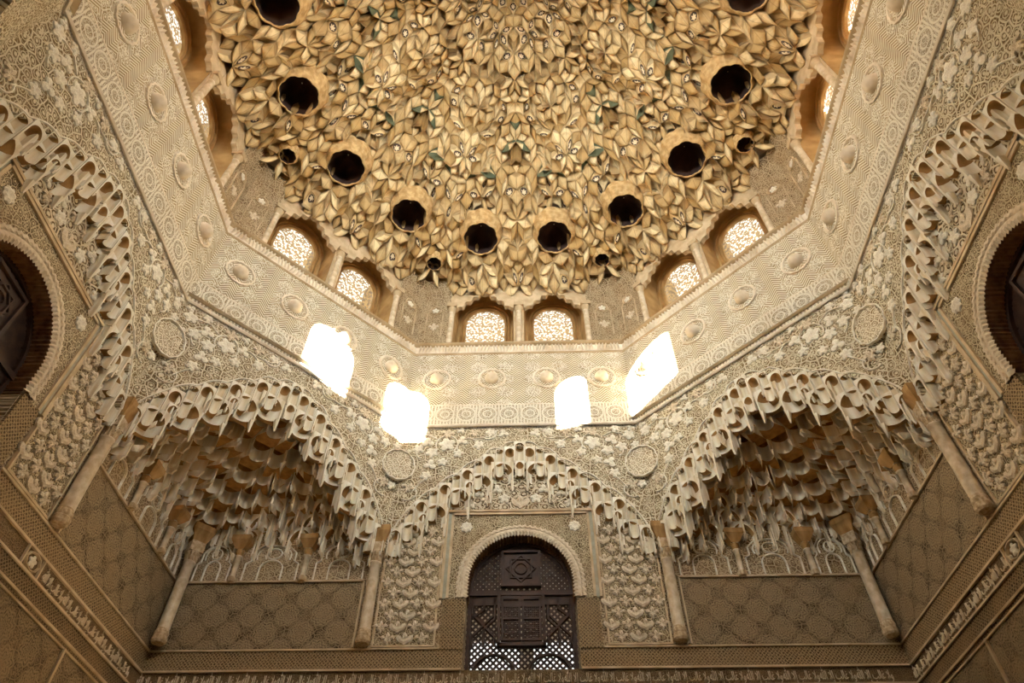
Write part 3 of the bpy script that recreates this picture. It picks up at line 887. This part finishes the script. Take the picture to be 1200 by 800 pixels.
# ------------------------------------------------------------------ corner squinches
_QM = [M['sqwall'], M['sqshade']]
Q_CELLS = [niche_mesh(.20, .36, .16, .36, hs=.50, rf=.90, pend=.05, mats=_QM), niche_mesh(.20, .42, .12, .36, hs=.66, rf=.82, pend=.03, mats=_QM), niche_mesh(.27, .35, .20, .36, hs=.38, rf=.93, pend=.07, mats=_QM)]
def squinch_cells():
    """tiers of niches stepping out from the corner to the arch"""
    out = []; NT_ = 7; z0, z1 = 6.14, 7.14
    xs = [1.62, 1.5, 1.4, 1.1, .8, .5, .25, 0]
    for k in range(NT_):
        t = k / (NT_ - 1)
        z = z0 + (z1 - z0) * t
        sa = max(.2, min(1.62, float(np.interp(z + .34, [zo(x) - .02 for x in xs], xs))))
        dep = 1.60 * (1 - t) ** .9 + .16
        tt = min(1, .1 + t)
        N = 120; P = []
        for i in range(N + 1):
            u = -1 + 2 * i / N
            sh = (1 - tt) * (1 - abs(u)) + tt * math.sqrt(max(0, 1 - u * u))
            P.append((u * sa, min(A + .05 + dep * sh, 5.657 - abs(u * sa) - .06)))
        L = [0]
        for i in range(N): L.append(L[-1] + math.hypot(P[i + 1][0] - P[i][0], P[i + 1][1] - P[i][1]))
        X, Y = [p[0] for p in P], [p[1] for p in P]
        n = max(3, round(L[-1] / .215)); n += 1 - n % 2        # odd, so that a cell stands on the axis
        for c in range(n):
            d = L[-1] * (c + .5) / n
            x, y = float(np.interp(d, L, X)), float(np.interp(d, L, Y))
            e = .11
            a = math.atan2(float(np.interp(d + e, L, Y)) - float(np.interp(d - e, L, Y)), float(np.interp(d + e, L, X)) - float(np.interp(d - e, L, X)))
            a = max(-PI / 4, min(PI / 4, round(a / (PI / 8)) * PI / 8))
            j = abs(c - n // 2)
            kind = (j + k) % 2 if j % 3 else 2
            zz = min(z + (.035 if kind == 1 else 0), zo(min(1.6, abs(x) + .11)) - .37)
            y = max(y, A + .1) - (.05 if kind == 2 else 0)
            if zz < z - .22: continue
            out.append((Q_CELLS[kind], x, max(y, A + .06), zz, a))
    return out
QC = squinch_cells()
for nm, deg in (('front_left', 315), ('front_right', 45)):
    root = put('squinch_vault', None, rot=(0, 0, -math.radians(deg)), label='hollow corner squinch of brown and white muqarnas below %s of the frieze' % ('two sunlit patches' if nm == 'front_left' else 'one slanting sunlit patch'), cat='squinch', group='corner squinches')
    for me, x, y, z, a in QC:
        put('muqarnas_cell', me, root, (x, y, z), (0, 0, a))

# ------------------------------------------------------------------ columns
def col_parts():
    P = {}
    m = MB(); m.lathe([(.0, 0), (.085, 0), (.105, .02), (.105, .06), (.09, .075), (.10, .095), (.10, .12), (.088, .135), (.088, .15)], 18); P['base'] = m.mesh('base', M['capital'], smooth=False)
    m = MB(); m.lathe([(.086, .15), (.082, .5), (.080, .93), (.092, .935), (.092, .955), (.082, .96)], 20); P['shaft'] = m.mesh('shaft', M['column'], smooth=True)
    m = MB(); m.lathe([(.082, .96), (.084, 1.03), (.10, 1.06), (.095, 1.075)], 24, lobes=12, amp=.16)
    m.box(-.105, .105, -.105, .105, 1.075, 1.20); P['capital'] = m.mesh('capital', M['capital'])
    m = MB(); m.add([(-.105, -.105, 1.20), (.105, -.105, 1.20), (.105, .105, 1.20), (-.105, .105, 1.20), (-.17, -.17, 1.33), (.17, -.17, 1.33), (.17, .17, 1.33), (-.17, .17, 1.33), (-.17, -.17, 1.40), (.17, -.17, 1.40), (.17, .17, 1.40), (-.17, .17, 1.40)],
          [(0, 1, 5, 4), (1, 2, 6, 5), (2, 3, 7, 6), (3, 0, 4, 7), (4, 5, 9, 8), (5, 6, 10, 9), (6, 7, 11, 10), (7, 4, 8, 11), (8, 9, 10, 11)]); P['impost'] = m.mesh('impost', M['muqshade'])
    m = MB()
    for k in range(8):
        a = 2 * PI * k / 8; c, s = math.cos(a), math.sin(a); x, y = .098 * c, .098 * s
        m.add([(x - .025 * -s, y - .025 * c, 1.0), (x + .025 * -s, y + .025 * c, 1.0), (x * 1.25, y * 1.25, 1.07)], [(0, 1, 2)])
    P['leaf_collar'] = m.mesh('leaf_collar', M['capital'])
    return P
CP = col_parts()
def column(x, y, lab, rz=0.0, group='engaged columns under the squinches'):
    r = put('column', None, loc=(x, y, 5.04), rot=(0, 0, rz), scale=(.78, .78, 1), label=lab, cat='column', group=group)
    for n in ('base', 'shaft', 'capital', 'leaf_collar', 'impost'): put(n, CP[n], r)
for s in (-1, 1):
    column(s * 1.69, 3.93, 'slender stone column beside the palmette panel of the backlit window')
    column(s * 3.93, 1.69, 'slender stone column beside the palmette panel of a dark side window', PI / 2)
    column(s * 3.86, 3.86, 'tall engaged column standing in the corner under the squinch', PI / 4)

def colonette_parts():
    P = {}
    m = MB(); m.lathe([(0, 0), (.042, 0), (.05, .015), (.05, .05), (.036, .06)], 12); P['base'] = m.mesh('base', M['capital'])
    m = MB(); m.lathe([(.034, .055), (.032, .30), (.045, .305), (.045, .325), (.034, .33)], 12); P['shaft'] = m.mesh('shaft', M['column'], smooth=True)
    m = MB(); m.lathe([(.034, .33), (.05, .36), (.05, .40)], 12); m.add([(-.05, -.05, .40), (.05, -.05, .40), (.05, .05, .40), (-.05, .05, .40), (-.11, -.11, .50), (.11, -.11, .50), (.11, .11, .50), (-.11, .11, .50), (-.11, -.11, .56), (.11, -.11, .56), (.11, .11, .56), (-.11, .11, .56)],
        [(0, 1, 5, 4), (1, 2, 6, 5), (2, 3, 7, 6), (3, 0, 4, 7), (4, 5, 9, 8), (5, 6, 10, 9), (6, 7, 11, 10), (7, 4, 8, 11)]); P['corbel'] = m.mesh('corbel', M['muqshade'])
    return P
KP = colonette_parts()
for s in (-1, 1):
    for d in (2.52, 3.34):
        for x, y, wl in ((s * d, 3.94, 'on the backlit window wall'), (s * 3.94, d, 'on a dark window wall')):
            which = 'beside the corner column' if d > 3 else 'away from the corner column'
            r = put('hanging_colonette', None, loc=(x, y, 5.79), label='short colonette under a squinch, %s, %s' % (wl, which), cat='colonette', group='short colonettes under the squinches')
            for n in ('base', 'shaft', 'corbel'): put(n, KP[n], r)

# ------------------------------------------------------------------ drum with sixteen windows
YD, YG = 3.97, 4.36
WC = .585; RW = .50
def lobe(x):
    """lower edge of the lobed lintel, x from the window centre"""
    t = abs(x) / RW
    steps = [(0, 11.21), (.17, 11.19), (.175, 11.12), (.40, 11.08), (.405, 11.00), (.66, 10.95), (.665, 10.86), (1.0, 10.78)]
    base = interp(t, steps)
    return base + .03 * abs(math.sin(PI * t / .24))
def drum_mesh():
    m = MB(); h = YD * T8
    plate_cells(m, [-h, -WC - RW, -WC + RW, WC - RW, WC + RW, h], [9.78, 11.75], YD, lambda x, z: abs(abs(x) - WC) < RW)
    ho = 4.75 * T8
    for c in (-WC, WC):
        n = 40
        for i in range(n):
            x0, x1 = -RW + 2 * RW * i / n, -RW + 2 * RW * (i + 1) / n
            a, b = lobe(x0), lobe(x1)
            m.quad((c + x0, YD - .02, a), (c + x1, YD - .02, b), (c + x1, YD - .02, 11.75), (c + x0, YD - .02, 11.75))
            m.quad((c + x0, YD - .02, a), (c + x1, YD - .02, b), (c + x1, YD + .06, b), (c + x0, YD + .06, a))
            m.quad((c + x0, YD + .06, a), (c + x1, YD + .06, b), (c + x1, YD + .06, 11.75), (c + x0, YD + .06, 11.75))
    return m
DRUM = drum_mesh().mesh('wall_drum', M['trim'])
def recess_mesh(zb, zs, r, dp=.2):
    """niche with a barrel vault, back plate pierced by the arched light"""
    m = MB()
    path = [(-RW, 9.78)] + [(RW * math.cos(PI - PI * i / 20), 10.98 + .52 * math.sin(PI - PI * i / 20)) for i in range(21)] + [(RW, 9.78)]
    m.grid([[(x, YD + .01, z) for x, z in path], [(x * .94, YG, z) for x, z in path]])
    arch_plate(m, -RW, RW, 9.78, 11.6, 0, r, zs, YG, 20)
    m.quad((-r, YG, 9.78), (r, YG, 9.78), (r, YG, zb), (-r, YG, zb))
    p2 = arch_path(0, r, zs, zb, 20)
    m.grid([[(x, YG, z) for x, z in p2], [(x, YG + dp, z) for x, z in p2]])
    m.quad((-r, YG, zb), (r, YG, zb), (r, YG + dp, zb), (-r, YG + dp, zb))
    m.quad((-RW, YD, 9.80), (RW, YD, 9.80), (RW, YG, 9.80), (-RW, YG, 9.80))
    return m.mesh('window_recess', M['recess'])
REC = recess_mesh(10.0, 10.93, .33, .045)
REC_OPEN = recess_mesh(9.97, 10.62, .33)
def frame_rings(zs, zb, r):
    m = MB()
    for r0, dep in ((r + .005, .02), (r + .055, .04)):
        rows = []
        for rr, y in ((r0 + .045, YG), (r0 + .04, YG - dep), (r0 + .012, YG - dep - .01), (r0, YG - dep * .4), (r0, YG)):
            rows.append([(x, y, z) for x, z in arch_path(0, rr, zs, zb, 20)])
        m.grid(rows)
    return m.mesh('frame', M['frame'])
FRM = frame_rings(10.93, 9.85, .33)
def pane_mesh():
    m = MB(); p = arch_path(0, .335, 10.93, 9.98, 20)
    m.v = [(x, YG + .04, z) for x, z in p]; m.f = [tuple(range(len(p)))]
    return m.mesh('pane', M['pane'])
PANE = pane_mesh()
def drum_colonette():
    P = {}
    m = MB(); m.lathe([(0, 0), (.055, 0), (.06, .03), (.05, .06)], 14); P['base'] = m.mesh('base', M['trim'])
    m = MB(); m.lathe([(.047, .05), (.045, .82), (.055, .83), (.055, .85), (.046, .86)], 14); P['shaft'] = m.mesh('shaft', M['column'], smooth=True)
    m = MB(); m.lathe([(.046, .86), (.06, .90), (.075, .97)], 14); m.box(-.08, .08, -.08, .08, .97, 1.06); P['capital'] = m.mesh('capital', M['trim'])
    return P
DP = drum_colonette()
def corner_panel(sg):
    m = MB(); prof = [(YD - .012, 9.81), (YD - .012, 10.95), (YD - .04, 11.15), (YD - .10, 11.30), (YD - .16, 11.40)]
    m.grid([[(sg * 1.15, y, z) for y, z in prof], [(sg * y * T8, y, z) for y, z in prof]])
    return m.mesh('corner_panel', M['tracery'])
PD = [corner_panel(1), corner_panel(-1)]
def outer_drum(sun_fins):
    m = MB(); h = 4.62 * T8; x0, x1 = WC - .42, WC + .42
    plate_cells(m, [-h, -x1, -x0, x0, x1, h], [8.1, 9.95, 11.75, 12.4], 4.62, lambda x, z: x0 < abs(x) < x1 and 9.95 < z < 11.75)
    if sun_fins:      # added outer fins keep grazing sun off the panes
        for c in (-WC, WC):
            for x in (c - .42, c + .42): m.quad((x, 4.40, 9.95), (x, 5.0, 9.95), (x, 5.0, 11.75), (x, 4.40, 11.75))
    return m.mesh('drum_shell', M['ground'])
OUTD, OUTD_FINS = outer_drum(False), outer_drum(True)
win_n = 4
for nm, deg in SIDES:
    rz = -math.radians(deg)
    root = put('wall_drum_' + nm, DRUM, rot=(0, 0, rz), kind='structure')
    seen = nm in VIEW8
    put('drum_shell', OUTD_FINS if seen else OUTD, root)
    for me in PD: put('corner_panel', me, root)
    if seen:
        for s in (-1, 1):
            mb = ribbon(arc(0, 0, .10, 0, 360, 8)[:-1], .02, .02, True)
            put('strapwork', mb.mesh('strapwork', M['trim']), root, (s * 1.40, YD - .014, 10.75))
            put('strapwork', ribbon([(-.13, -.4), (-.13, .2), (0, .42), (.13, .2), (.13, -.4)], .018, .02).mesh('strapwork', M['trim']), root, (s * 1.40, YD - .014, 10.45))
            put('flower', LEAF['s'], root, (s * 1.40, YD - .014, 10.75), scale=(.13, .1, .13))
            put('flower', LEAF['a'], root, (s * 1.40, YD - .014, 10.32), scale=(.2, .1, .2))
    for c in (-WC, WC):
        w = put('window_%d' % win_n, REC if seen else REC_OPEN, root if False else None, (math.cos(rz) * c, math.sin(rz) * c, 0), (0, 0, rz), kind='structure')
        win_n += 1
        if seen: put('frame', FRM, w); put('pane', PANE, w)
        ld = bpy.data.lights.new('window_daylight', 'AREA'); ld.shape = 'RECTANGLE'; ld.size = .84 if seen else .66; ld.size_y = 1.7 if seen else .95
        ld.energy = WINDOW_LIGHT if seen else OPEN_WINDOW_LIGHT[nm]; ld.color = (1.0, .98, .93) if seen else (.91, .985, 1.0)
        lo = bpy.data.objects.new('window_daylight', ld); COL.objects.link(lo); lo.parent = w
        lo.location = (0, YG + .30, 10.85 if seen else 10.45); lo.rotation_euler = (math.radians(-90), 0, 0)
    if seen:
        for x in (-1.12, 0, 1.12):
            which = {'front': 'above the backlit window wall', 'left': 'above a dark side window', 'right': 'above a dark side window'}.get(nm, 'above a corner squinch')
            r = put('drum_colonette', None, loc=(math.cos(rz) * x - math.sin(rz) * (YD - .02), math.sin(rz) * x + math.cos(rz) * (YD - .02), 9.81), rot=(0, 0, rz),
                    label=('slim colonette between the paired drum windows ' if x == 0 else 'slim colonette flanking the paired drum windows ') + which, cat='colonette', group='colonettes of the drum windows')
            for n in ('base', 'shaft', 'capital'): put(n, DP[n], r)

# ------------------------------------------------------------------ muqarnas dome
PROF = [(0, 14.7), (.5, 14.35), (1.0, 13.95), (1.6, 13.45), (2.2, 12.9), (2.8, 12.26), (3.3, 11.70), (3.7, 11.36), (3.97, 11.14), (4.4, 10.8)]
def sst(a, b, x):
    t = min(1, max(0, (x - a) / (b - a))); return t * t * (3 - 2 * t)
def dome_z(x, y):
    r = math.hypot(x, y); th = math.atan2(x, y)
    on = max(x * math.cos(k * PI / 4) + y * math.sin(k * PI / 4) for k in range(8))
    w = sst(2.4, 3.7, r)
    rho = r * (1 - w) + on * w
    z = interp(rho, PROF)
    z -= .07 * math.cos(16 * th) * sst(2.3, 3.0, r) * (1 - sst(3.5, 3.8, r))
    z += .20 * math.cos(8 * th) * sst(1.0, 1.6, r) * (1 - sst(2.2, 2.6, r))
    z -= .10 * math.cos(8 * th) * sst(.4, .7, r) * (1 - sst(.9, 1.2, r))
    return z
E_ = .150
def ab_tiles(R):
    Mx = int(R / .9) + 1
    rg = np.arange(-Mx, Mx + 1)
    g = np.stack(np.meshgrid(rg, rg, rg, rg, indexing='ij'), -1).reshape(-1, 4)
    ph = np.array([[math.cos(k * PI / 4), math.sin(k * PI / 4)] for k in range(4)])
    pp = np.array([[math.cos(3 * k * PI / 4), math.sin(3 * k * PI / 4)] for k in range(4)])
    q = g @ pp
    ok = np.ones(len(g), bool)
    for k in range(4):
        ok &= np.abs(q @ np.array([math.cos(k * PI / 4), math.sin(k * PI / 4)])) <= (1 + math.sqrt(2)) / 2 + 1e-6
    g = g[ok]; p = g @ ph
    ok = np.hypot(p[:, 0], p[:, 1]) < R
    g = g[ok]; p = p[ok]
    idx = {tuple(a): b for a, b in zip(g.tolist(), p.tolist())}
    tiles = []
    for n in idx:
        for i in range(4):
            for j in range(i + 1, 4):
                a = list(n); a[i] += 1; b = list(a); b[j] += 1; c = list(n); c[j] += 1
                a, b, c = tuple(a), tuple(b), tuple(c)
                if a in idx and b in idx and c in idx:
                    tiles.append(([idx[n], idx[a], idx[b], idx[c]], (j - i) % 4 != 2))
    return tiles
HOLL = []
for k in range(16):
    a = (k + .5) * PI / 8
    HOLL.append((3.27 * math.sin(a), 3.27 * math.cos(a), a))
SMALL = [(3.78 * math.sin(k * PI / 4 + PI / 8), 3.78 * math.cos(k * PI / 4 + PI / 8), k * PI / 4 + PI / 8) for k in range(8)]
def tile_geo(P, rhomb):
    P = [Vector((x * E_, y * E_)) for x, y in P]
    c = sum(P, Vector((0, 0))) / 4
    zs = [dome_z(p.x, p.y) for p in P]
    o = zs.index(min(zs))
    q00, q10, q11, q01 = P[o], P[(o + 1) % 4], P[(o + 2) % 4], P[(o + 3) % 4]
    zlo = zs[o]; zhi = max(zs[(o + 2) % 4], zlo + .13)
    # same choice for all mirror images
    th = math.atan2(c.x, c.y) % (PI / 4); th = min(th, PI / 4 - th)
    rnd = random.Random('%d_%d' % (round(c.length * 500), round(th * 300)))
    kind = rnd.random(); tint = rnd.random(); typ = rnd.random()
    step = .07
    zlo = round(zlo / step) * step; zhi = round(zhi / step) * step + .02; zhi += .25 * (zhi - zlo) + .02
    off = rnd.uniform(-.05, .05); zlo += off; zhi += off + .04
    if kind > .92: zhi += .14
    n = 6
    V, U = [], []
    def pr(x): return math.sqrt(max(0, 1 - (1 - x) ** 2))
    for i in range(n + 1):
        for j in range(n + 1):
            s, t = i / n, j / n
            p = (q00 * (1 - s) + q10 * s) * (1 - t) + (q01 * (1 - s) + q11 * s) * t
            if kind < .14: f = pr(min(s, t))
            elif kind < .24: f = pr(max(s, t)) * .9 + .1 * min(s, t)
            elif kind < .40: f = math.sqrt(max(0, 1 - ((1 - s) ** 2 + (1 - t) ** 2) / 2))
            else:
                rib = .9 + .1 * abs(math.cos(PI * 1.5 * (s - t)))
                f = .12 + .88 * (s + t) / 2 - .115 * rib * (math.sin(PI * s) * math.sin(PI * t)) ** .8 / (zhi - zlo)
            V.append((p.x, p.y, zlo + (zhi - zlo) * f)); U.append((s, t))
    F, smth = [], []
    for i in range(n):
        for j in range(n):
            a = i * (n + 1) + j; F.append((a, a + 1, a + n + 2, a + n + 1)); smth.append(True)
    edges = [[(i, 0) for i in range(n + 1)], [(n, j) for j in range(n + 1)], [(i, n) for i in range(n, -1, -1)], [(0, j) for j in range(n, -1, -1)]]
    for e in edges:
        b = len(V)
        for i, j in e:
            x, y, z = V[i * (n + 1) + j]; V.append((x, y, z)); V.append((x, y, z + .42)); U += [(.03, .5), (.03, .5)]
        for k in range(n):
            F.append((b + 2 * k, b + 2 * k + 2, b + 2 * k + 3, b + 2 * k + 1)); smth.append(False)
    dist = (Vector((c.x, c.y, zlo)) - CAM_POS)
    dep = dist.dot(FWD)
    area = abs((q10 - q00).cross(q01 - q00))
    u, v = 600 + 810 * dist.dot(RGT) / dep, 400 - 810 * dist.dot(UPV) / dep
    vis = dep > 0 and -10 < u < 1210 and -10 < v < 810
    return V, F, U, smth, (tint, typ), (area * (1 + 2 * (zhi - zlo) / E_) / dep ** 2 if vis else 0), c
tiles = []
for P, rh in ab_tiles(4.15 / E_):
    g = tile_geo(P, rh)
    c = g[6]
    on = max(c.x * math.cos(k * PI / 4) + c.y * math.sin(k * PI / 4) for k in range(8))
    if on > 3.93: continue
    if any(math.hypot(c.x - x, c.y - y) < .30 for x, y, a in HOLL): continue
    if any(math.hypot(c.x - x, c.y - y) < .115 for x, y, a in SMALL): continue
    tiles.append(g)
tiles.sort(key=lambda g: -g[5])
# outer shell of the vault
m = MB(); rows = []
for r, z in ((4.62 / math.cos(PI / 8), 12.3), (3.9, 13.0), (2.6, 14.2), (1.2, 15.2), (.02, 15.6)):
    rows.append([(r * math.cos(2 * PI * (k + .5) / 8), r * math.sin(2 * PI * (k + .5) / 8), z) for k in range(8)])
m.grid(rows, True)
ceil = put('ceiling', m.mesh('ceiling', M['trim'], uv='xy'), kind='structure')
def tmesh(gs, name):
    V, F, U, SM, T = [], [], [], [], []
    for g in gs:
        b = len(V); V += g[0]; U += g[2]; SM += g[3]; T += [g[4]] * len(g[0]); F += [tuple(b + i for i in f) for f in g[1]]
    return smesh(name, V, F, M['dome'], uv=U, smooth=SM, tint=T)
for g in tiles[:300]: put('muqarnas_cell', tmesh([g], 'muqarnas_cell'), ceil)
put('small_cells', tmesh(tiles[300:], 'small_cells'), ceil, kind='stuff')
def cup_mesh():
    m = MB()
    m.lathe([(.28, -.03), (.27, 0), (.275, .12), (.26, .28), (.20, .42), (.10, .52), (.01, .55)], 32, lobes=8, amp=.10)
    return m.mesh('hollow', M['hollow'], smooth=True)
def cup_rim():
    m = MB()
    m.lathe([(.275, .02), (.272, -.02), (.285, -.03), (.305, .0), (.36, .14), (.41, .3)], 32, lobes=8, amp=.08)
    return m.mesh('hollow_rim', M['gilt'])
CUP, CUPR = cup_mesh(), cup_rim()
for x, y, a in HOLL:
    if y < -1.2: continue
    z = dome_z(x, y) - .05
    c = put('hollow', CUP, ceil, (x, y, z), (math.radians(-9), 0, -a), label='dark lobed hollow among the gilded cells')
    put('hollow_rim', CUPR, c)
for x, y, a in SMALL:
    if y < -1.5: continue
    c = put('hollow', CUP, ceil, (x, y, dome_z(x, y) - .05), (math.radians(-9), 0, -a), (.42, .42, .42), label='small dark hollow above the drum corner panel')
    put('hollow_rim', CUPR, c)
